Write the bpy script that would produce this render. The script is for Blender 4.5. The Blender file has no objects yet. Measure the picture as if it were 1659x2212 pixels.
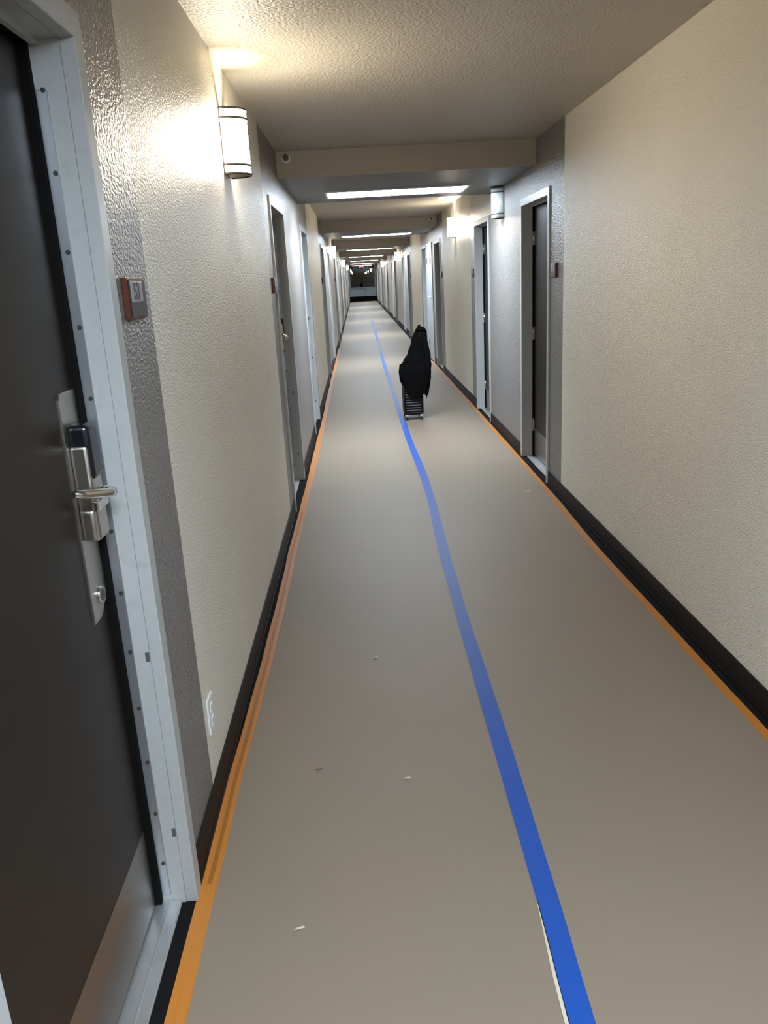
import bpy, bmesh, math, random
from math import sin, cos, pi, radians
from mathutils import Matrix, Vector

random.seed(7)
SC = bpy.context.scene
COL = SC.collection

# ------------------------------------------------------------------ camera
W, H, ZS = 1.889, 2.468, 2.285            # corridor width, ceiling, underside of the dropped soffits
P = 7.5                                    # spacing of the repeated bays
Y0, Y1 = -6.0, 57.5                        # ends of the corridor
yaw, pitch, roll, fpx = -0.01805, -0.28683, -0.05393, 1724.94
fw = Vector((-sin(yaw)*cos(pitch), cos(yaw)*cos(pitch), sin(pitch)))
r0 = Vector((cos(yaw), sin(yaw), 0)); u0 = r0.cross(fw)
rt = r0*cos(roll) + u0*sin(roll); up = -r0*sin(roll) + u0*cos(roll)
cam = bpy.data.cameras.new('camera'); co = bpy.data.objects.new('camera', cam); COL.objects.link(co)
m = Matrix((rt, up, -fw)).transposed().to_4x4(); m.translation = (0.5304, 0, 1.5689)
co.matrix_world = m
cam.sensor_fit = 'HORIZONTAL'; cam.sensor_width = 36; cam.lens = fpx/1659*36
cam.clip_start = 0.05; cam.clip_end = 200
SC.camera = co
# ------------------------------------------------------------------ world, light levels, exposure
wd = bpy.data.worlds.new('night'); SC.world = wd; wd.use_nodes = True
wd.node_tree.nodes['Background'].inputs[0].default_value = (0.0, 0.0, 0.0, 1)
wd.node_tree.nodes['Background'].inputs[1].default_value = 1.0
SC.view_settings.view_transform = 'Standard'; SC.view_settings.look = 'None'
SC.view_settings.gamma = 1; SC.view_settings.use_curve_mapping = False
SC.view_settings.exposure = 3.3
FLUOR = 6.8;  FLUOR_C = (0.74, 0.87, 1.0)
SCONCE = 9.0; SCONCE_C = (1.0, 0.89, 0.70)
UPLIGHT = 2.0

# ------------------------------------------------------------------ materials
def mat(name, col, rough=0.6, metal=0.0, spec=0.5, bump=None, var=None, emit=None, aniso=0.0):
    M = bpy.data.materials.new(name); M.use_nodes = True
    nt = M.node_tree; b = nt.nodes['Principled BSDF']
    b.inputs['Base Color'].default_value = (*col, 1); b.inputs['Roughness'].default_value = rough
    b.inputs['Metallic'].default_value = metal; b.inputs['Specular IOR Level'].default_value = spec
    if aniso: b.inputs['Anisotropic'].default_value = aniso
    tc = nt.nodes.new('ShaderNodeTexCoord')
    if bump:
        prev = None
        for (scale, strength, dist, stretch, detail) in bump:
            mp = nt.nodes.new('ShaderNodeMapping'); mp.inputs['Scale'].default_value = stretch
            nt.links.new(tc.outputs['Object'], mp.inputs['Vector'])
            n = nt.nodes.new('ShaderNodeTexNoise'); n.inputs['Scale'].default_value = scale
            n.inputs['Detail'].default_value = detail
            nt.links.new(mp.outputs[0], n.inputs['Vector'])
            bp = nt.nodes.new('ShaderNodeBump'); bp.inputs['Strength'].default_value = strength
            bp.inputs['Distance'].default_value = dist
            nt.links.new(n.outputs['Fac'], bp.inputs['Height'])
            if prev: nt.links.new(prev.outputs[0], bp.inputs['Normal'])
            prev = bp
        nt.links.new(prev.outputs[0], b.inputs['Normal'])
    if var:
        scale, col2, lo, hi = var
        n = nt.nodes.new('ShaderNodeTexNoise'); n.inputs['Scale'].default_value = scale
        n.inputs['Detail'].default_value = 5
        nt.links.new(tc.outputs['Object'], n.inputs['Vector'])
        r = nt.nodes.new('ShaderNodeValToRGB')
        r.color_ramp.elements[0].position = lo; r.color_ramp.elements[0].color = (*col, 1)
        r.color_ramp.elements[1].position = hi; r.color_ramp.elements[1].color = (*col2, 1)
        nt.links.new(n.outputs['Fac'], r.inputs[0]); nt.links.new(r.outputs[0], b.inputs['Base Color'])
    if emit:
        b.inputs['Emission Color'].default_value = (*emit[0], 1); b.inputs['Emission Strength'].default_value = emit[1]
    return M

ONE = (1, 1, 1)
M_BEIGE = mat('beige_wallcovering', (0.74, 0.69, 0.595), 0.38, spec=.15, bump=[(80, 1.0, 0.0060, (1, 1, 1.8), 3)],
              var=(2.2, (0.76, 0.71, 0.61), .35, .65))
M_GREY = mat('grey_textured_paint', (0.195, 0.180, 0.168), 0.32, spec=.28, bump=[(75, 0.9, 0.006, (1, 1, 1.6), 3)])
M_CEIL = mat('stippled_ceiling', (0.44, 0.405, 0.35), 0.42, bump=[(75, 0.9, 0.010, ONE, 4)])
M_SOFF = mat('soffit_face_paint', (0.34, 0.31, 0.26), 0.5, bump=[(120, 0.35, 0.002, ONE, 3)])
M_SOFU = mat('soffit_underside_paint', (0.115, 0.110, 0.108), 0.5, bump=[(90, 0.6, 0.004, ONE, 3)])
M_CARPET = mat('charcoal_carpet', (0.009, 0.009, 0.0095), 0.95, spec=.1, bump=[(400, .8, .003, ONE, 2)])
M_BOARD = mat('kraft_floor_board', (0.235, 0.177, 0.128), 0.56, spec=.32,
              bump=[(3.0, .25, .006, (1, .35, 1), 4), (300, .12, .0006, ONE, 2)],
              var=(1.6, (0.218, 0.172, 0.122), .35, .68))
M_EDGE = mat('pale_sheet_edge', (0.55, 0.50, 0.38), 0.6)
M_ORANGE = mat('orange_tape', (0.47, 0.168, 0.020), 0.42, bump=[(25, .5, .002, (3, .4, 1), 3)])
M_ORANGE2 = mat('orange_tape_lap', (0.30, 0.105, 0.006), 0.42, bump=[(25, .5, .002, (3, .4, 1), 3)])
M_BLUE = mat('blue_tape', (0.007, 0.066, 0.33), 0.55, spec=.35, bump=[(30, .4, .001, (2, .5, 1), 3)])
M_COVE = mat('dark_rubber_base', (0.010, 0.008, 0.007), 0.6, spec=.2)
M_FRAME = mat('grey_white_frame_paint', (0.40, 0.405, 0.395), 0.36, bump=[(60, .12, .001, (1, 1, .3), 2)],
              var=(35, (0.36, 0.365, 0.355), .55, .72))
M_LEAF = mat('dark_brown_door', (0.013, 0.008, 0.006), 0.42, spec=.4, bump=[(90, .06, .0006, (1, 1, .05), 2)])
M_LEAFP = mat('pale_grey_door', (0.30, 0.32, 0.34), 0.42)
M_BLACK = mat('black_gap_shade', (0.004, 0.004, 0.004), 0.8, spec=.1)  # flat black standing in for shade in door gaps and under the cabinets
M_STEEL = mat('brushed_kick_plate', (0.32, 0.305, 0.28), 0.36, metal=1, bump=[(200, .12, .0005, (1, .02, 1), 2)])
M_ALU = mat('aluminium_sill', (0.68, 0.68, 0.68), 0.38, metal=.85, bump=[(160, .15, .0006, (1, .03, 1), 2)],
            var=(12, (0.58, 0.57, 0.55), .5, .7))
M_NICKEL = mat('satin_nickel', (0.50, 0.47, 0.42), 0.34, metal=1)
M_CHROME = mat('polished_nickel', (0.70, 0.68, 0.64), 0.14, metal=1)
M_GUARD = mat('guard_strip_metal', (0.42, 0.44, 0.47), 0.34, metal=.8)
M_PLAST = mat('black_glossy_plastic', (0.006, 0.007, 0.010), 0.22)
M_CASE = mat('black_shell_plastic', (0.0012, 0.0012, 0.0015), 0.42, spec=.3)
M_COAT = mat('black_coat_cloth', (0.0012, 0.0012, 0.0014), 0.95, spec=.1, bump=[(500, .3, .001, ONE, 2)])
M_WHEEL = mat('grey_wheel_rubber', (0.09, 0.085, 0.08), 0.5)
M_CASTH = mat('pale_caster_housing', (0.38, 0.33, 0.29), 0.4)
M_SIGNB = mat('rust_sign_backing', (0.095, 0.018, 0.007), 0.5)
M_SIGND = mat('charcoal_sign_face', (0.030, 0.029, 0.028), 0.5)
M_SIGNW = mat('pale_sign_window', (0.26, 0.26, 0.27), 0.45)
M_DIGIT = mat('dark_digits', (0.035, 0.035, 0.037), 0.5)
M_WHITE = mat('white_plastic', (0.72, 0.72, 0.70), 0.4)
M_RIM = mat('sconce_rim_metal', (0.10, 0.09, 0.075), 0.4, metal=.5)
M_SHADE = mat('sconce_shade_lit', (0.8, 0.76, 0.66), 0.4, emit=(SCONCE_C, SCONCE))
M_SHADEOFF = mat('sconce_shade_unlit', (0.60, 0.64, 0.68), 0.32)
M_DIFF = mat('fluorescent_lens', (0.8, 0.85, 0.9), 0.3, emit=(FLUOR_C, FLUOR))
M_FIXT = mat('fixture_flange_white', (0.62, 0.64, 0.66), 0.4)
M_UNIT = mat('pale_green_grey_enamel', (0.40, 0.46, 0.46), 0.45)
M_UNITD = mat('dark_grille', (0.03, 0.035, 0.037), 0.5)
M_ALDARK = mat('dark_bronze_mullion', (0.02, 0.02, 0.022), 0.4)
M_REDL = mat('red_exit_letters', (0.5, 0.01, 0.01), 0.4, emit=((1.0, 0.03, 0.04), 2.2))
M_EXIT = mat('exit_sign_housing', (0.10, 0.10, 0.11), 0.4)
M_CLOSET = mat('closet_wall_paint', (0.25, 0.22, 0.19), 0.6)
M_SCRAP = mat('white_paper_scrap', (0.62, 0.58, 0.48), 0.6)
M_DARKSCRAP = mat('dark_crumb', (0.05, 0.045, 0.04), 0.7)
M_GLASS = bpy.data.materials.new('night_window_glass'); M_GLASS.use_nodes = True
_b = M_GLASS.node_tree.nodes['Principled BSDF']
_b.inputs['Base Color'].default_value = (0.9, 0.95, 1, 1); _b.inputs['Roughness'].default_value = 0.0
_b.inputs['Transmission Weight'].default_value = 1.0; _b.inputs['IOR'].default_value = 1.5

# ------------------------------------------------------------------ mesh helpers
def B(bm, x0, x1, y0, y1, z0, z1, mi=0, bev=0.0, seg=1):
    r = bmesh.ops.create_cube(bm, size=1)
    vs = r['verts']
    for v in vs:
        v.co = Vector(((x0+x1)/2 + v.co.x*(x1-x0), (y0+y1)/2 + v.co.y*(y1-y0), (z0+z1)/2 + v.co.z*(z1-z0)))
    fs = list({f for v in vs for f in v.link_faces})
    for f in fs: f.material_index = mi
    if bev:
        es = list({e for v in vs for e in v.link_edges})
        q = bmesh.ops.bevel(bm, geom=es, offset=bev, segments=seg, profile=.5, affect='EDGES')
        for f in q['faces']: f.material_index = mi; f.smooth = seg > 1

def cyl(bm, a, b, r, n=20, r2=None, mi=0, smooth=True):
    a = Vector(a); b = Vector(b); d = b-a
    q = bmesh.ops.create_cone(bm, cap_ends=True, segments=n, radius1=r, radius2=r if r2 is None else r2, depth=d.length)
    rot = Vector((0, 0, 1)).rotation_difference(d.normalized()).to_matrix().to_4x4()
    bmesh.ops.transform(bm, matrix=Matrix.Translation((a+b)/2) @ rot, verts=q['verts'])
    for f in {f for v in q['verts'] for f in v.link_faces}:
        f.material_index = mi; f.smooth = smooth and len(f.verts) == 4

def tube(bm, pts, r, n=12, mi=0, caps=True):
    pts = [Vector(p) for p in pts]; rings = []
    for i, p in enumerate(pts):
        t = (pts[min(i+1, len(pts)-1)] - pts[max(i-1, 0)]).normalized()
        a = t.cross(Vector((0, 0, 1)));
        if a.length < 1e-3: a = t.cross(Vector((1, 0, 0)))
        a.normalize(); b = t.cross(a)
        rr = r[i] if isinstance(r, (list, tuple)) else r
        rings.append([bm.verts.new(p + a*rr*cos(2*pi*k/n) + b*rr*sin(2*pi*k/n)) for k in range(n)])
    for i in range(len(rings)-1):
        for k in range(n):
            f = bm.faces.new((rings[i][k], rings[i][(k+1) % n], rings[i+1][(k+1) % n], rings[i+1][k]))
            f.smooth = True; f.material_index = mi
    if caps:
        bm.faces.new(rings[0][::-1]); bm.faces.new(rings[-1])

def obj(name, bm, mats, parent=None, loc=None):
    bmesh.ops.recalc_face_normals(bm, faces=bm.faces[:])
    me = bpy.data.meshes.new(name); bm.to_mesh(me); bm.free()
    for mm in (mats if isinstance(mats, (list, tuple)) else [mats]): me.materials.append(mm)
    o = bpy.data.objects.new(name, me); COL.objects.link(o)
    if loc: o.location = loc
    if parent: o.parent = parent
    return o

def tag(o, label, cat, group=None, kind=None):
    o['label'] = label; o['category'] = cat
    if group: o['group'] = group
    if kind: o['kind'] = kind
    return o

def empty(name, loc=(0, 0, 0), rz=0.0):
    o = bpy.data.objects.new(name, None); COL.objects.link(o)
    o.location = loc; o.rotation_euler = (0, 0, rz); o.empty_display_size = .1
    return o

def copy_tree(o, parent=None):
    kids = [c for c in COL.objects if c.parent == o]
    c = o.copy(); COL.objects.link(c)
    if parent: c.parent = parent
    for k in kids: copy_tree(k, c)
    return c

N = bmesh.new
def lettering(name, text, size, extrude, offset, m_, parent, loc, rot):
    cu = bpy.data.curves.new(name, 'FONT'); cu.body = text; cu.size = size; cu.extrude = extrude
    cu.align_x = 'CENTER'; cu.align_y = 'CENTER'; cu.offset = offset
    tmp = bpy.data.objects.new('tmp', cu); COL.objects.link(tmp)
    dg = bpy.context.evaluated_depsgraph_get(); dg.update()
    me = bpy.data.meshes.new_from_object(tmp.evaluated_get(dg))
    bpy.data.objects.remove(tmp); me.materials.clear(); me.materials.append(m_)
    o = bpy.data.objects.new(name, me); COL.objects.link(o); o.parent = parent
    o.location = loc; o.rotation_euler = rot
    return o
ORD = ['first', 'second', 'third', 'fourth', 'fifth', 'sixth', 'seventh', 'eighth', 'ninth', 'tenth', 'eleventh', 'twelfth',
       'thirteenth', 'fourteenth', 'fifteenth']

# ------------------------------------------------------------------ door positions (outer frame, near end)
DW = 1.015                                  # outer frame width
LD = [0.80] + [y + P*k for k in range(7) for y in (5.42, 8.345)]
RD = [y + P*k for k in range(7) for y in (5.80, 8.46)]
LD = [y for y in LD if y < 56]; RD = [y for y in RD if y < 56]
# grey paint zones around each pair of doors
LZ = [(-2.36+0.0, 2.13)] + [(5.14 + P*k, 9.64 + P*k) for k in range(7)]
RZ = [(-2.06, 2.33)] + [(5.43 + P*k, 9.83 + P*k) for k in range(7)]
OPEN_T = 2.045

def wall(side, doors, zones):
    bm = N()
    xa, xb = (-0.16, 0.0) if side == 'left' else (W, W+0.16)
    cuts = {Y0-0.1, Y1+0.1}
    for a, b in zones: cuts |= {a, b}
    op = [(d+0.03, d+DW-0.03) for d in doors]
    for a, b in op: cuts |= {a, b}
    cs = sorted(c for c in cuts if Y0-0.1 <= c <= Y1+0.1)
    for a, b in zip(cs[:-1], cs[1:]):
        mid = (a+b)/2
        mi = 1 if any(z0 < mid < z1 for z0, z1 in zones) else 0
        z0 = OPEN_T+0.02 if any(o0 < mid < o1 for o0, o1 in op) else -0.02
        B(bm, xa, xb, a, b, z0, H+0.05, mi)
    o = obj('wall_'+side, bm, [M_BEIGE, M_GREY])
    tag(o, f'long beige wallcovered corridor wall on the {side} with grey painted bays round its doors', 'wall', kind='structure')
wall('left', LD, LZ); wall('right', RD, RZ)

bm = N(); B(bm, -0.16, W+0.16, Y0-.1, Y1+.1, -0.12, 0.0)
tag(obj('floor', bm, M_CARPET), 'charcoal carpet showing along the edges of the corridor floor', 'floor', kind='structure')
bm = N(); B(bm, -0.16, W+0.16, Y0-.1, Y1+.1, H, H+0.12)
tag(obj('ceiling', bm, M_CEIL), 'stippled taupe ceiling of the corridor', 'ceiling', kind='structure')
bm = N(); B(bm, -.16, W+.16, Y0-.15, Y0, 0, H)
tag(obj('wall_back', bm, M_BEIGE), 'plain beige wall closing the corridor behind the viewer', 'wall', kind='structure')
# dropped soffits over every pair of doors
for i, k in enumerate(range(-1, 7)):
    a, b = 6.28+P*k, 8.34+P*k
    bm = N(); B(bm, 0.0005, W-0.0005, a, b, ZS, H+.02)
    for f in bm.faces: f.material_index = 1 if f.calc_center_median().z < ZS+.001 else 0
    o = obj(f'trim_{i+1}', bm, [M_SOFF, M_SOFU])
    where = 'directly overhead near the viewer' if k < 0 else f'{ORD[k]} along the corridor ahead'
    tag(o, f'dropped ceiling soffit crossing the corridor, {where}', 'soffit', kind='structure')

# baseboards (dark cove base), interrupted at the doors
def base(side, doors):
    bm = N(); cs = [Y0]
    for d in doors: cs += [d, d+DW]
    cs += [Y1]
    if side == 'right': cs = sorted(cs + [14.72, 15.74])
    for a, b in zip(cs[::2], cs[1::2]):
        if side == 'left':
            B(bm, 0.0, 0.007, a, b, 0.012, 0.104); B(bm, 0.0, 0.011, a, b, 0.0, 0.014)
        else:
            B(bm, W-0.007, W, a, b, 0.012, 0.104); B(bm, W-0.011, W, a, b, 0.0, 0.014)
    tag(obj('baseboard_'+side, bm, M_COVE), f'dark rubber cove base along the {side} wall', 'baseboard', kind='structure')
base('left', LD); base('right', RD)

# ------------------------------------------------------------------ doors
# local frame: x = out of the wall, y = along the wall from hinge to lock side, z up
def make_door():
    d = empty('door_1')
    a, b = 0.05, DW-0.05                       # clear opening
    bm = N()
    B(bm, -0.02, 0.012, 0, a, 0, OPEN_T+.055, bev=.002)
    B(bm, -0.02, 0.012, b, DW, 0, OPEN_T+.055, bev=.002)
    B(bm, -0.02, 0.0118, a-.002, b+.002, OPEN_T, OPEN_T+.0548, bev=.002)
    B(bm, -0.080, -0.0195, a-0.02, a, 0, OPEN_T+.02); B(bm, -0.080, -0.0195, b, b+0.02, 0, OPEN_T+.02)
    B(bm, -0.080, -0.0195, a, b, OPEN_T, OPEN_T+.02)
    B(bm, -0.16, -0.0801, a-0.02, a-.004, 0, OPEN_T+.02); B(bm, -0.16, -0.0801, b+.004, b+0.02, 0, OPEN_T+.02)
    B(bm, -0.16, -0.0801, a, b, OPEN_T+.002, OPEN_T+.02)
    B(bm, -0.072, -0.060, a, b, OPEN_T-.012, OPEN_T+.001)     # head stop lip
    fr = obj('door_frame', bm, M_FRAME, d)
    # black fill behind the leaf edge, painting the shade of the open gap
    bm = N()
    B(bm, -0.158, -0.150, a-.003, b+.003, 0.0, OPEN_T+.001)
    B(bm, -0.140, -0.0795, b-.0175, b+.0035, 0.0, OPEN_T); B(bm, -0.140, -0.0795, a-.0035, a+.002, 0.0, OPEN_T); B(bm, -.140, -.0795, a, b, OPEN_T-.006, OPEN_T+.0015)
    obj('leaf_gap_shade', bm, M_BLACK, fr)
    # latch guard strip with screws
    bm = N(); B(bm, -0.079, -0.056, b-0.0035, b+.001, 0.03, 1.955, bev=.001)
    gs = obj('guard_strip', bm, M_GUARD, fr); gs['label'] = 'grey metal guard strip with a row of screws'
    for i in range(13):
        z = 0.13 + i*0.152
        bm = N(); cyl(bm, (-0.063, b-0.0062, z), (-0.063, b-.0008, z), 0.0048, 10)
        B(bm, -0.0675, -0.0585, b-.0066, b-.006, z-.0006, z+.0006)
        obj('screw', bm, M_SIGND, fr)
    # rubber silencers / screw plugs on the jamb
    for z in (0.22, 0.72):
        bm = N(); B(bm, -0.030, -0.020, b-.002, b+.001, z-.012, z+.012, bev=.001)
        obj('screw_plug', bm, M_WHEEL, fr)
    # leaf
    la, lb = a+0.003, b-0.019
    bm = N(); B(bm, -0.138, -0.095, la, lb, 0.014, OPEN_T-.008, bev=.0015)
    leaf = obj('door_leaf', bm, M_LEAF, d)
    bm = N(); B(bm, -0.0955, -0.0935, la+.012, lb-.003, 0.02, 0.245, bev=.0005)
    k = obj('kick_plate', bm, M_STEEL, leaf); k['label'] = 'brushed metal kick plate'
    for z in (0.28, 1.05, 1.80):
        bm = N(); cyl(bm, (-0.085, a+.006, z-.055), (-0.085, a+.006, z+.055), .0065, 12)
        B(bm, -0.094, -0.088, a+.001, a+.022, z-.05, z+.05)
        obj('hinge', bm, M_NICKEL, leaf)
    # lock plate with cut corner
    bm = N()
    y0, y1, z0, z1 = 0.843, 0.944, 0.862, 1.372
    prof = [(y0, z0), (y0+.045, z0), (y0+.068, z0+.012), (y1, z0+.055), (y1, z1), (y0+.012, z1), (y0, z1-.012)]
    f1 = [bm.verts.new((-0.0955, y, z)) for y, z in prof]; f2 = [bm.verts.new((-0.0895, y, z)) for y, z in prof]
    bm.faces.new(f1); bm.faces.new(f2[::-1])
    for i in range(len(prof)):
        j = (i+1) % len(prof); bm.faces.new((f1[i], f1[j], f2[j], f2[i]))
    bmesh.ops.bevel(bm, geom=[e for e in bm.edges if all(v.co.x > -.09 for v in e.verts)], offset=.0015, segments=2, affect='EDGES')
    pl = obj('lock_plate', bm, M_NICKEL, d)
    # housings
    bm = N(); B(bm, -0.090, -0.052, y0+.012, y0+.080, 1.052, 1.262, bev=.008, seg=3)
    B(bm, -0.090, -0.056, y0+.008, y0+.086, 1.052, 1.125, bev=.010, seg=3)
    obj('lock_housing', bm, M_NICKEL, pl)
    bm = N(); B(bm, -0.092, -0.046, y0+.016, y0+.082, 1.185, 1.305, bev=.012, seg=3)
    o = obj('card_reader', bm, M_PLAST, pl); o['label'] = 'black plastic card reader'
    bm = N(); B(bm, -0.057, -0.046, y0+.010, y0+.084, 1.118, 1.142, bev=.003, seg=2)
    obj('lever_collar', bm, M_CHROME, pl)
    # lever
    hy = y0+.052
    bm = N(); cyl(bm, (-0.060, hy, 1.152), (-0.030, hy, 1.152), .0135, 20)
    tube(bm, [(-0.040, hy+.002, 1.152), (-0.030, hy, 1.152), (-0.024, hy-.010, 1.154), (-0.024, hy-.030, 1.157), (-0.030, hy-.075, 1.168),
              (-0.042, hy-.125, 1.180), (-0.054, hy-.150, 1.186)], [.011, .012, .012, .0105, .0095, .009, .007], 14)
    o = obj('lever_handle', bm, M_CHROME, pl); o['label'] = 'polished curved lever handle'
    # key cylinder
    bm = N(); ky, kz = y0+.058, 0.912
    cyl(bm, (-0.090, ky, kz), (-0.084, ky, kz), .0205, 24); 
    o = obj('key_cylinder', bm, M_CHROME, pl)
    bm = N(); cyl(bm, (-0.0845, ky, kz), (-0.0832, ky, kz), .0135, 20)
    B(bm, -0.0835, -0.0822, ky-.0015, ky+.0015, kz-.010, kz+.010)
    for v in bm.verts:
        if v.co.x > -.0834 or abs(v.co.y-ky) < .0016:
            dy, dz = v.co.y-ky, v.co.z-kz
            v.co.y = ky + dy*cos(.9) - dz*sin(.9); v.co.z = kz + dy*sin(.9) + dz*cos(.9)
    obj('keyway', bm, M_RIM, pl)
    # sill
    bm = N()
    B(bm, -0.150, 0.012-.040, a, b, 0.0, 0.010, bev=.003)
    B(bm, -0.062, -0.056, a, b, 0.0, 0.0125, bev=.0015)
    s = obj('sill', bm, M_ALU, d); s['label'] = 'aluminium threshold plate'
    return d

D0 = make_door()
n = 0
def pname(side, i, y):
    if side == 'left':
        if i == 0: return 'dark brown guest door nearest the viewer, lever lock and kick plate in full view, left wall'
        j = i-1
    else: j = i
    bay, first = divmod(j, 2)
    pos = 'nearer' if first == 0 else 'farther'
    return f'closed brown door in a pale frame, {pos} of the pair in the {ORD[bay]} grey bay, {side} wall'
for side, ds in (('left', LD), ('right', RD)):
    for i, y in enumerate(ds):
        n += 1
        d = D0 if n == 1 else copy_tree(D0)
        d.name = f'door_{n}'
        if side == 'left': d.location = (0, y, 0)
        else: d.location = (W, y+DW, 0); d.rotation_euler = (0, 0, pi)
        tag(d, pname(side, i, y), 'door', 'guest room doors', 'structure')
# pale utility door lying nearly flush in the grey pier of the second bay
d = empty('door_30', (W, 15.74, 0), pi)
w_ = 1.02
bm = N()
B(bm, 0.0, .020, 0, .04, 0, 2.10, bev=.002); B(bm, 0.0, .020, w_-.04, w_, 0, 2.10, bev=.002); B(bm, 0.0, .0198, .04, w_-.04, 2.06, 2.10, bev=.002)
obj('door_frame', bm, M_FRAME, d)
bm = N(); B(bm, 0.0, .014, .044, w_-.044, .012, 2.056, bev=.001); lf = obj('door_leaf', bm, M_LEAFP, d); lf['label'] = 'pale grey leaf'
bm = N(); B(bm, .013, .018, .80, .87, .92, 1.30, bev=.001); pl = obj('lock_plate', bm, M_NICKEL, d)
bm = N(); cyl(bm, (.017, .835, 1.155), (.065, .835, 1.155), .012); tube(bm, [(.058, .838, 1.155), (.067, .82, 1.155), (.064, .70, 1.155)], .010)
obj('lever_handle', bm, M_CHROME, pl)
bm = N(); B(bm, .013, .024, .62, .78, 1.74, 1.86, bev=.002); o = obj('door_plaque', bm, M_RIM, d)
for z in (.3, 1.80):
    bm = N(); B(bm, 0.012, .024, .036, .060, z-.05, z+.05, bev=.002); obj('hinge', bm, M_RIM, lf)
tag(d, 'pale grey flush utility door between two brown doors behind the suitcase, right wall', 'door', kind='structure')

# ------------------------------------------------------------------ room number signs
def make_sign():
    s = empty('room_sign')
    bm = N(); B(bm, 0.0005, 0.014, -0.075, 0.075, -0.047, 0.047, bev=.002); obj('backing', bm, M_SIGNB, s)
    bm = N(); B(bm, 0.0135, 0.0165, -0.066, 0.071, -0.042, 0.042, bev=.001); f = obj('face', bm, M_SIGND, s)
    bm = N(); B(bm, 0.016, 0.0175, -0.060, 0.040, -0.008, 0.037, bev=.0005); obj('number_window', bm, M_SIGNW, f)
    return s
S0 = make_sign()
sg = [('left', 1.962, '53', 'room number sign with rust edge beside the nearest door, left wall'),
      ('left', 5.30, None, 'small room number sign before the first pair of doors, left wall'),
      ('right', 5.66, '3', 'dark room number sign before the first door, right wall'),
      ('right', 9.60, None, 'small room number sign beyond the second door, right wall'),
      ('left', 12.80, None, 'small room number sign before the second pair of doors, left wall'),
      ('right', 13.18, None, 'small room number sign before the second pair of doors, right wall'),
      ('left', 20.3, None, 'small room number sign before the third pair of doors, left wall'),
      ('right', 20.68, None, 'small room number sign before the third pair of doors, right wall')]
for i, (side, y, num, lab) in enumerate(sg):
    s = S0 if i == 0 else copy_tree(S0)
    s.location = (0, y, 1.549) if side == 'left' else (W, y, 1.549)
    s.rotation_euler = (0, 0, 0 if side == 'left' else pi)
    tag(s, lab, 'sign', 'room number signs')
for i, s in enumerate([o for o in COL.objects if o.name.startswith('room_sign')][:4]):
    num = sg[i][2]
    if not num: continue
    fc = [c for c in COL.objects if c.parent == s and c.name.startswith('face')][0]
    lettering('number', num, .052, .0004, .0012, M_DIGIT, fc, (0.0182, -0.010, 0.0145), (pi/2, 0, pi/2))

# ------------------------------------------------------------------ wall sconces
def shade_bm(rx, ry, z0, z1, th=.003, n=24, closed=False):
    bm = N(); out = []; 
    for z in (z0, z1):
        out.append([bm.verts.new((0.004+rx*sin(pi*k/n), -ry*cos(pi*k/n), z)) for k in range(n+1)])
    inn = []
    for z in (z0, z1):
        inn.append([bm.verts.new((0.004+(rx-th)*sin(pi*k/n), -(ry-th)*cos(pi*k/n), z)) for k in range(n+1)])
    for k in range(n):
        for q, (a, b) in enumerate(((out[0], out[1]), (inn[0], inn[1]), (out[0], inn[0]), (out[1], inn[1]))):
            f = bm.faces.new((a[k], a[k+1], b[k+1], b[k])); f.smooth = q < 2; f.material_index = 1 if q else 0
    for k in (0, n): bm.faces.new((out[0][k], out[1][k], inn[1][k], inn[0][k])).material_index = 1
    return bm
def make_sconce(lit):
    s = empty('wall_sconce')
    bm = N(); B(bm, 0.0, 0.006, -0.088, 0.088, -0.128, 0.128, bev=.002); obj('back_plate', bm, M_RIM, s)
    obj('shade', shade_bm(0.100, 0.085, -0.122, 0.122), [M_SHADE, M_WHITE] if lit else [M_SHADEOFF, M_SHADEOFF], s)
    for a, b in ((0.122, 0.131), (0.086, 0.096), (-0.096, -0.086), (-0.131, -0.122)):
        obj('rim', shade_bm(0.104, 0.089, a, b, .0035), [M_RIM, M_RIM], s)
    bm = N()
    vs = [bm.verts.new((0.004+.098*sin(pi*k/24), -.083*cos(pi*k/24), -.127)) for k in range(25)]
    bm.faces.new(vs); bmesh.ops.solidify(bm, geom=bm.faces[:], thickness=.003)
    obj('bottom_cap', bm, M_RIM, s)
    bm = N(); cyl(bm, (.045, 0, -.10), (.045, 0, .06), .012, 14)
    obj('bulb', bm, M_WHITE, s)
    if lit:
        ld = bpy.data.lights.new('uplight', 'SPOT'); ld.energy = UPLIGHT; ld.color = (1, .88, .55)
        ld.spot_size = radians(80); ld.spot_blend = .9; ld.shadow_soft_size = .012
        lo = bpy.data.objects.new('uplight', ld); COL.objects.link(lo); lo.parent = s
        lo.location = (.045, 0, .078); lo.rotation_euler = (pi, 0, 0)
    return s
C0 = make_sconce(True)
sc = [('right', -3.8)] + [('left' if k % 2 == 0 else 'right', 3.74+7.55*k) for k in range(7)]
for i, (side, y) in enumerate(sc):
    s = C0 if i == 0 else copy_tree(C0)
    s.location = (0, y, 2.145) if side == 'left' else (W, y, 2.145)
    s.rotation_euler = (0, 0, 0 if side == 'left' else pi)
    lab = ('lit half-round wall sconce behind the viewer on the right wall' if i == 0 else
           'largest lit half-round wall sconce, on the left wall before the first soffit' if i == 1 else
           'lit wall sconce between the first and second soffits, right wall' if i == 2 else
           f'lit wall sconce just before the {ORD[i-1]} soffit, {side} wall')
    tag(s, lab, 'wall lamp', 'lit wall sconces')
U = make_sconce(False); U.location = (W, 7.66, 2.145); U.rotation_euler = (0, 0, pi)
tag(U, 'unlit pale wall sconce under the first soffit, right wall', 'wall lamp')

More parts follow.
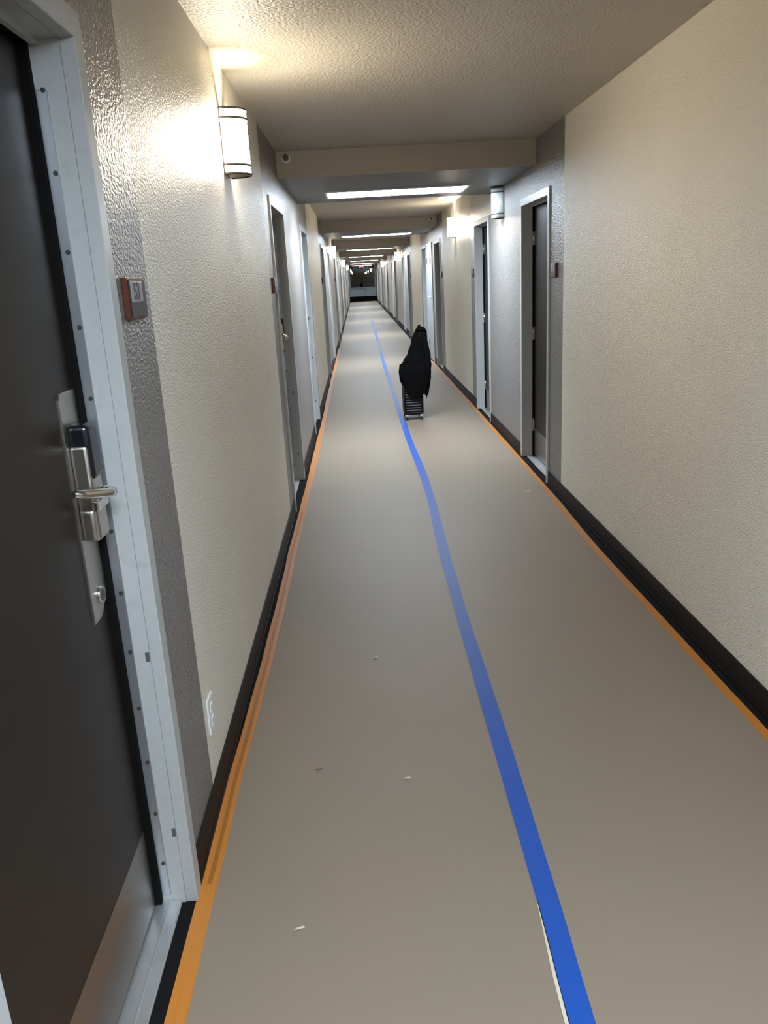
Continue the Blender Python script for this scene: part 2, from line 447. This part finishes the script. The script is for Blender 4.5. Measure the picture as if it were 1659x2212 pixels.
# ------------------------------------------------------------------ fluorescent fixtures in the soffits
def make_light():
    s = empty('ceiling_light')
    hx, hy, f = .63, .275, .022
    bm = N()
    B(bm, -hx, hx, -hy, -hy+f, -.012, 0, bev=.002); B(bm, -hx, hx, hy-f, hy, -.012, 0, bev=.002)
    B(bm, -hx, -hx+f, -hy+f, hy-f, -.012, 0, bev=.002); B(bm, hx-f, hx, -hy+f, hy-f, -.012, 0, bev=.002)
    obj('frame', bm, M_FIXT, s)
    bm = N(); B(bm, -hx+f, hx-f, -hy+f, hy-f, -.008, -.0005)
    obj('diffuser', bm, M_DIFF, s)
    return s
L0 = make_light()
for i, k in enumerate(range(-1, 7)):
    s = L0 if i == 0 else copy_tree(L0)
    s.location = (0.93, 7.60+P*k, ZS)
    lab = 'bright fluorescent panel overhead behind the viewer' if k < 0 else f'bright fluorescent panel in the {ORD[k]} soffit along the corridor'
    tag(s, lab, 'ceiling light', 'fluorescent ceiling panels')

# ------------------------------------------------------------------ sprinkler heads on the soffit faces
def make_sprink():
    s = empty('sprinkler_head')
    bm = N(); cyl(bm, (0, -.006, 0), (0, 0, 0), .032, 24); obj('escutcheon', bm, M_FIXT, s)
    bm = N(); cyl(bm, (0, -.045, 0), (0, -.005, 0), .010, 14)
    tube(bm, [(-.010, -.04, 0), (-.014, -.055, 0), (0, -.072, 0)], .003, 8); tube(bm, [(.010, -.04, 0), (.014, -.055, 0), (0, -.072, 0)], .003, 8)
    obj('nozzle', bm, M_SIGND, s)
    bm = N(); cyl(bm, (0, -.075, 0), (0, -.072, 0), .022, 16); obj('deflector', bm, M_SIGND, s)
    return s
K0 = make_sprink(); K0.location = (0.075, 6.28, 2.418); tag(K0, 'small sidewall sprinkler at the left end of the first soffit face', 'sprinkler', 'sidewall sprinklers')
k2 = copy_tree(K0); k2.location = (W-.09, 13.78, 2.418); k2['label'] = 'small sidewall sprinkler at the right end of the second soffit face'

# ------------------------------------------------------------------ floor protection and tapes
def strip(name, xl, xr, ys, z0, z1, m_):
    """long flat sheet: xl(y), xr(y) edges"""
    bm = N(); rows = []
    for y in ys:
        rows.append([bm.verts.new((xl(y), y, z0)), bm.verts.new((xr(y), y, z0)), bm.verts.new((xr(y), y, z1)), bm.verts.new((xl(y), y, z1))])
    for a, b in zip(rows[:-1], rows[1:]):
        for k in range(4):
            bm.faces.new((a[k], a[(k+1) % 4], b[(k+1) % 4], b[k]))
    bm.faces.new(rows[0]); bm.faces.new(rows[-1][::-1])
    return obj(name, bm, m_)
def interp(tab):
    def f(y):
        if y <= tab[0][0]: return tab[0][1]
        for (a, va), (b, vb) in zip(tab[:-1], tab[1:]):
            if y <= b:
                t = (y-a)/(b-a); t = t*t*(3-2*t); return va+(vb-va)*t
        return tab[-1][1]
    return f
def jit(f, amp, seed, sc_=1.0):
    rr = random.Random(seed); ph = [rr.uniform(0, 6.28) for _ in range(5)]
    return lambda y: f(y) + amp*(sin(y*2.1*sc_+ph[0])*.5+sin(y*5.3*sc_+ph[1])*.3+sin(y*11*sc_+ph[2])*.2)
ys = [Y0+.02 + i*.12 for i in range(int((30-Y0)/.12))] + [30 + i*.5 for i in range(int((Y1-.6-30)/.5))]
seam = interp([(Y0, .90), (1.3, .893), (1.7, .901), (2.6, .903), (3.2, .907), (4.1, .914), (5.8, .950), (8.6, .925), (14, .920), (22, .955), (32, .965), (57, .96)])
lo_ = jit(interp([(Y0, .006), (1.3, .006), (2.2, .014), (3.7, .026), (5.9, .030), (8.5, .034), (14, .020), (57, .02)]), .005, 1)
ro_ = jit(interp([(Y0, 1.856), (2.3, 1.853), (2.98, 1.845), (4.2, 1.833), (5.6, 1.856), (9, 1.868), (14.6, 1.868), (16.5, 1.825), (57, 1.820)]), .002, 2)
a = strip('floor_protection_board', lambda y: lo_(y)+.012, lambda y: seam(y)+.03, ys, .0005, .003, M_BOARD)
tag(a, 'brown-grey protective board covering the floor, left of the blue tape', 'floor covering', 'floor protection boards')
a = strip('floor_protection_board', lambda y: seam(y)-.002, lambda y: ro_(y)-.014, ys, .0031, .0045, M_BOARD)
tag(a, 'brown-grey protective board covering the floor, right of the blue tape', 'floor covering', 'floor protection boards')
ysn = [1.0+i*.04 for i in range(18)]
e = strip('sheet_edge', lambda y: seam(y)-.0085*max(0, min(1, (1.72-y)*4)), lambda y: seam(y)+.002, ysn, .0032, .0052, M_EDGE)
e.parent = a; e['label'] = 'pale torn edge of the sheet'
ysb = [y for y in ys if y < 31]
tag(strip('blue_masking_tape', seam, lambda y: seam(y)+.060+.003*sin(y*3.1), ysb, .0046, .0052, M_BLUE),
    'blue masking tape running down the middle seam of the floor boards', 'tape')
tl = strip('orange_tape', lo_, lambda y: lo_(y)+.047+.003*sin(y*1.9), [y for y in ys if y < 19], .0031, .0037, M_ORANGE)
tag(tl, 'orange tape along the floor edge by the left wall', 'tape')
lap = strip('tape_overlap', lambda y: lo_(y)+.017, lambda y: lo_(y)+.030, [y for y in ys if 1.75 < y < 5.5], .0037, .0040, M_ORANGE2)
lap.parent = tl; lap['label'] = 'darker double layer of orange tape'
tag(strip('orange_tape', lambda y: ro_(y)-.037-.003*sin(y*1.7), ro_, [y for y in ys if y < 15.6], .0046, .0052, M_ORANGE),
    'orange tape along the floor edge by the right wall', 'tape')

def scrap(x, y, w, h, rz, lab, m_=M_SCRAP):
    bm = N()
    vs = [bm.verts.new((w*cx, h*cy, .0004+.003*z)) for cx, cy, z in ((-1, -.6, 0), (-.2, -.9, 1), (1, -.2, 0), (.6, .8, .6), (-.5, 1, .2))]
    bm.faces.new(vs); bmesh.ops.solidify(bm, geom=bm.faces[:], thickness=.0006)
    o = obj('paper_scrap' if m_ is M_SCRAP else 'floor_crumb', bm, m_, None, (x, y, .0056)); o.rotation_euler = (0, 0, rz)
    tag(o, lab, 'litter')
scrap(1.684, 5.614, .034, .006, .15, 'thin pale scrap on the floor near the right orange tape')
scrap(.518, 3.106, .012, .006, 0, 'tiny pale scrap on the floor left of the blue tape, the farther one')
scrap(.60, 2.236, .014, .006, 0, 'tiny pale fleck on the floor board left of the blue tape, midway along')
scrap(.29, 1.64, .018, .005, .3, 'small pale scrap on the near floor board by the left orange tape')
scrap(.311, 2.318, .014, .004, .1, 'dark crumb on the floor board by the left orange tape', M_DARKSCRAP)

# ------------------------------------------------------------------ wall outlet low on the left wall
o = empty('wall_outlet', (0.0, 2.205, 0.305))
bm = N(); B(bm, 0, .006, -.036, .036, -.058, .058, bev=.002); obj('cover_plate', bm, M_WHITE, o)
for z in (-.022, .022):
    bm = N(); B(bm, .005, .0085, -.016, .016, z-.014, z+.014, bev=.003); r_ = obj('receptacle', bm, M_WHITE, o)
tag(o, 'white wall outlet low beside the nearest door, left wall', 'outlet')

# ------------------------------------------------------------------ suitcase
def se(k, n, rx, ry, e):
    t = 2*pi*k/n; c, s = cos(t), sin(t)
    return rx*math.copysign(abs(c)**(2/e), c), ry*math.copysign(abs(s)**(2/e), s)
sx, sy = 1.088, 9.035
case = empty('suitcase', (sx, sy, 0.0058))
bm = N(); n_ = 64; rings = []
zs = []
z = .055
lev = [(.055, -.020), (.060, -.008), (.072, 0)]
z = .08
while z < .53:
    lev += [(z, 0), (z+.004, -.0045), (z+.010, -.0045), (z+.014, 0), (z+.0265, .0012)]; z += .029
lev += [(.555, -.004), (.568, -.014), (.572, -.03)]
for z, dr in lev:
    rings.append([bm.verts.new((*se(k, n_, .113+dr, .175+dr, 7), z)) for k in range(n_)])
for a_, b_ in zip(rings[:-1], rings[1:]):
    for k in range(n_): f = bm.faces.new((a_[k], a_[(k+1) % n_], b_[(k+1) % n_], b_[k])); f.smooth = True
bm.faces.new(rings[0][::-1]); bm.faces.new(rings[-1])
obj('shell', bm, M_CASE, case)
bm = N()
for yy in (-.09, .09): cyl(bm, (.070, yy, .56), (.100, yy, .94), .008, 12)
tube(bm, [(.100, -.095, .94), (.101, -.088, .955), (.102, 0, .96), (.101, .088, .955), (.100, .095, .94)], .012, 12)
obj('telescopic_handle', bm, M_CASE, case)
for ix in (-1, 1):
    for iy in (-1, 1):
        x, y = ix*.082, iy*.145
        bm = N(); B(bm, x-.019, x+.019, y-.022, y+.022, .034, .060, bev=.006, seg=2)
        h = obj('caster', bm, M_CASTH, case); h['label'] = 'pale caster housing'
        for s_ in (-1, 1):
            bm = N(); cyl(bm, (x+s_*.006, y-.008, .024), (x+s_*.017, y-.008, .024), .024, 22); obj('wheel', bm, M_WHEEL, h)
tag(case, 'upright black ribbed rolling suitcase standing on the floor right of the blue tape', 'suitcase')

# coat draped over the handle and the case
Ltab = interp([(.20, .968), (.40, .968), (.43, .952), (.50, .948), (.56, .958), (.60, .975), (.64, 1.000), (.733, 1.055), (.844, 1.094), (.915, 1.114), (.969, 1.143), (1.01, 1.168), (1.036, 1.185)])
Rtab = interp([(.20, 1.232), (.24, 1.244), (.31, 1.272), (.41, 1.29), (.526, 1.304), (.66, 1.303), (.72, 1.308), (.755, 1.286), (.88, 1.276), (.95, 1.274), (.985, 1.262), (1.00, 1.224), (1.036, 1.198)])
Dtab = interp([(.2, .215), (.55, .205), (.64, .17), (.8, .12), (.95, .10), (1.0, .085), (1.036, .03)])
bm = N(); n_ = 96; rings = []; NL = 46
for i in range(NL+1):
    t = i/NL; ring = []
    for k in range(n_):
        th = 2*pi*k/n_
        c, s = cos(th), sin(th)
        hem = .285 - .055*max(0, c)**2 + .125*max(0, -c)**1.5*(1 if True else 0) + .012*sin(5*th+1)
        z = 1.036 + (hem-1.036)*t
        l, r = Ltab(z), Rtab(z); rx = (r-l)/2; cxm = (r+l)/2; ry = Dtab(z)
        ee = 2.6 + 1.4*t
        x_ = rx*math.copysign(abs(c)**(2/ee), c); y_ = ry*math.copysign(abs(s)**(2/ee), s)
        fold = 1 + (.045*sin(9*th + 3*t) + .03*sin(17*th - 4*t)) * t * abs(s)
        ring.append(bm.verts.new((cxm - sx + x_, y_*fold, z)))
    rings.append(ring)
for a_, b_ in zip(rings[:-1], rings[1:]):
    for k in range(n_): f = bm.faces.new((a_[k], a_[(k+1) % n_], b_[(k+1) % n_], b_[k])); f.smooth = True
f = bm.faces.new(rings[0])
coat = empty('coat', (sx, sy+.005, 0.0))
body = obj('coat_body', bm, M_COAT, coat)
# sleeve hanging down the near right side, cuff flap sticking out
bm = N()
tube(bm, [(.125, -.08, .95), (.150, -.12, .84), (.168, -.15, .72), (.172, -.165, .60), (.163, -.170, .48), (.148, -.165, .37), (.142, -.16, .34)],
     [.030, .036, .040, .042, .042, .036, .024], 18)
obj('sleeve', bm, M_COAT, coat)
bm = N()
tube(bm, [(-.115, -.10, .62), (-.126, -.13, .54), (-.120, -.14, .47), (-.112, -.14, .44)], [.022, .026, .024, .012], 14)
obj('pocket_flap', bm, M_COAT, coat)
bm = N()
tube(bm, [(.07, -.07, .97), (.10, -.09, 1.00), (.14, -.085, .985), (.168, -.06, .955)], [.022, .030, .030, .018], 14)
obj('collar', bm, M_COAT, coat)
tag(coat, 'black coat draped over the raised handle of the ribbed suitcase', 'coat')

# ------------------------------------------------------------------ far end: dark window over two heater cabinets
bm = N()
B(bm, -.16, W+.16, Y1, Y1+.12, -.02, .90)
B(bm, -.16, .10, Y1, Y1+.12, .90, H); B(bm, W-.10, W+.16, Y1, Y1+.12, .90, H); B(bm, .10, W-.10, Y1, Y1+.12, 2.40, H)
tag(obj('wall_end', bm, M_BEIGE), 'end wall around the black night window', 'wall', kind='structure')
wn = empty('window_1', (0, Y1, 0))
bm = N()
for a in ((.10, .14), (W-.14, W-.10)): B(bm, a[0], a[1], .03, .09, .90, 2.40)
B(bm, .14, W-.14, .03, .09, .90, .94); B(bm, .14, W-.14, .03, .09, 2.36, 2.40)
obj('window_frame', bm, M_ALDARK, wn)
bm = N(); B(bm, .135, W-.135, .055, .065, .935, 2.365); obj('window_pane', bm, M_GLASS, wn)
tag(wn, 'tall black night window closing the far end of the corridor', 'window', kind='structure')
for i, (a, b, lab) in enumerate(((.02, 1.08, 'pale grey-green heater cabinet under the dark end window, wider one with a grille'),
                                 (1.10, W-.02, 'plain pale grey-green cabinet under the dark end window, beside the grille'))):
    h = empty('heater_cabinet', ((a+b)/2, Y1-.16, 0)); w2 = (b-a)/2
    bm = N(); B(bm, -w2, w2, -.14, .158, .30, .89, bev=.01, seg=2); obj('housing', bm, M_UNIT, h)
    bm = N(); B(bm, -w2-.009, w2+.009, -.10, .15, .0, .30); obj('under_gap_shade', bm, M_BLACK, h)  # black box painting the shade of the gap under the housing
    if i == 0:
        bm = N(); 
        for q in range(5): B(bm, -w2+.06, w2-.12, -.146, -.138, .80+q*.016, .808+q*.016)
        obj('grille', bm, M_UNITD, h)
    bm = N(); B(bm, -w2, w2, -.145, -.139, .745, .757); obj('seam', bm, M_UNITD, h)
    tag(h, lab, 'heater', 'heater cabinets')
ex = empty('exit_sign', (.93, 54.6, ZS-.115+.10))
bm = N(); B(bm, -.16, .16, -.02, .02, -.10, .10, bev=.004); obj('housing', bm, M_EXIT, ex)
bm = N(); B(bm, -.05, .05, -.03, .03, .10, .083+.10+.003); obj('canopy', bm, M_EXIT, ex)
t = lettering('letters', 'EXIT', .17, .001, .006, M_REDL, ex, (0, -.0225, 0), (pi/2, 0, 0)); t['label'] = 'glowing red exit letters'
tag(ex, 'small red exit sign hanging from the ceiling near the dark end window', 'sign')
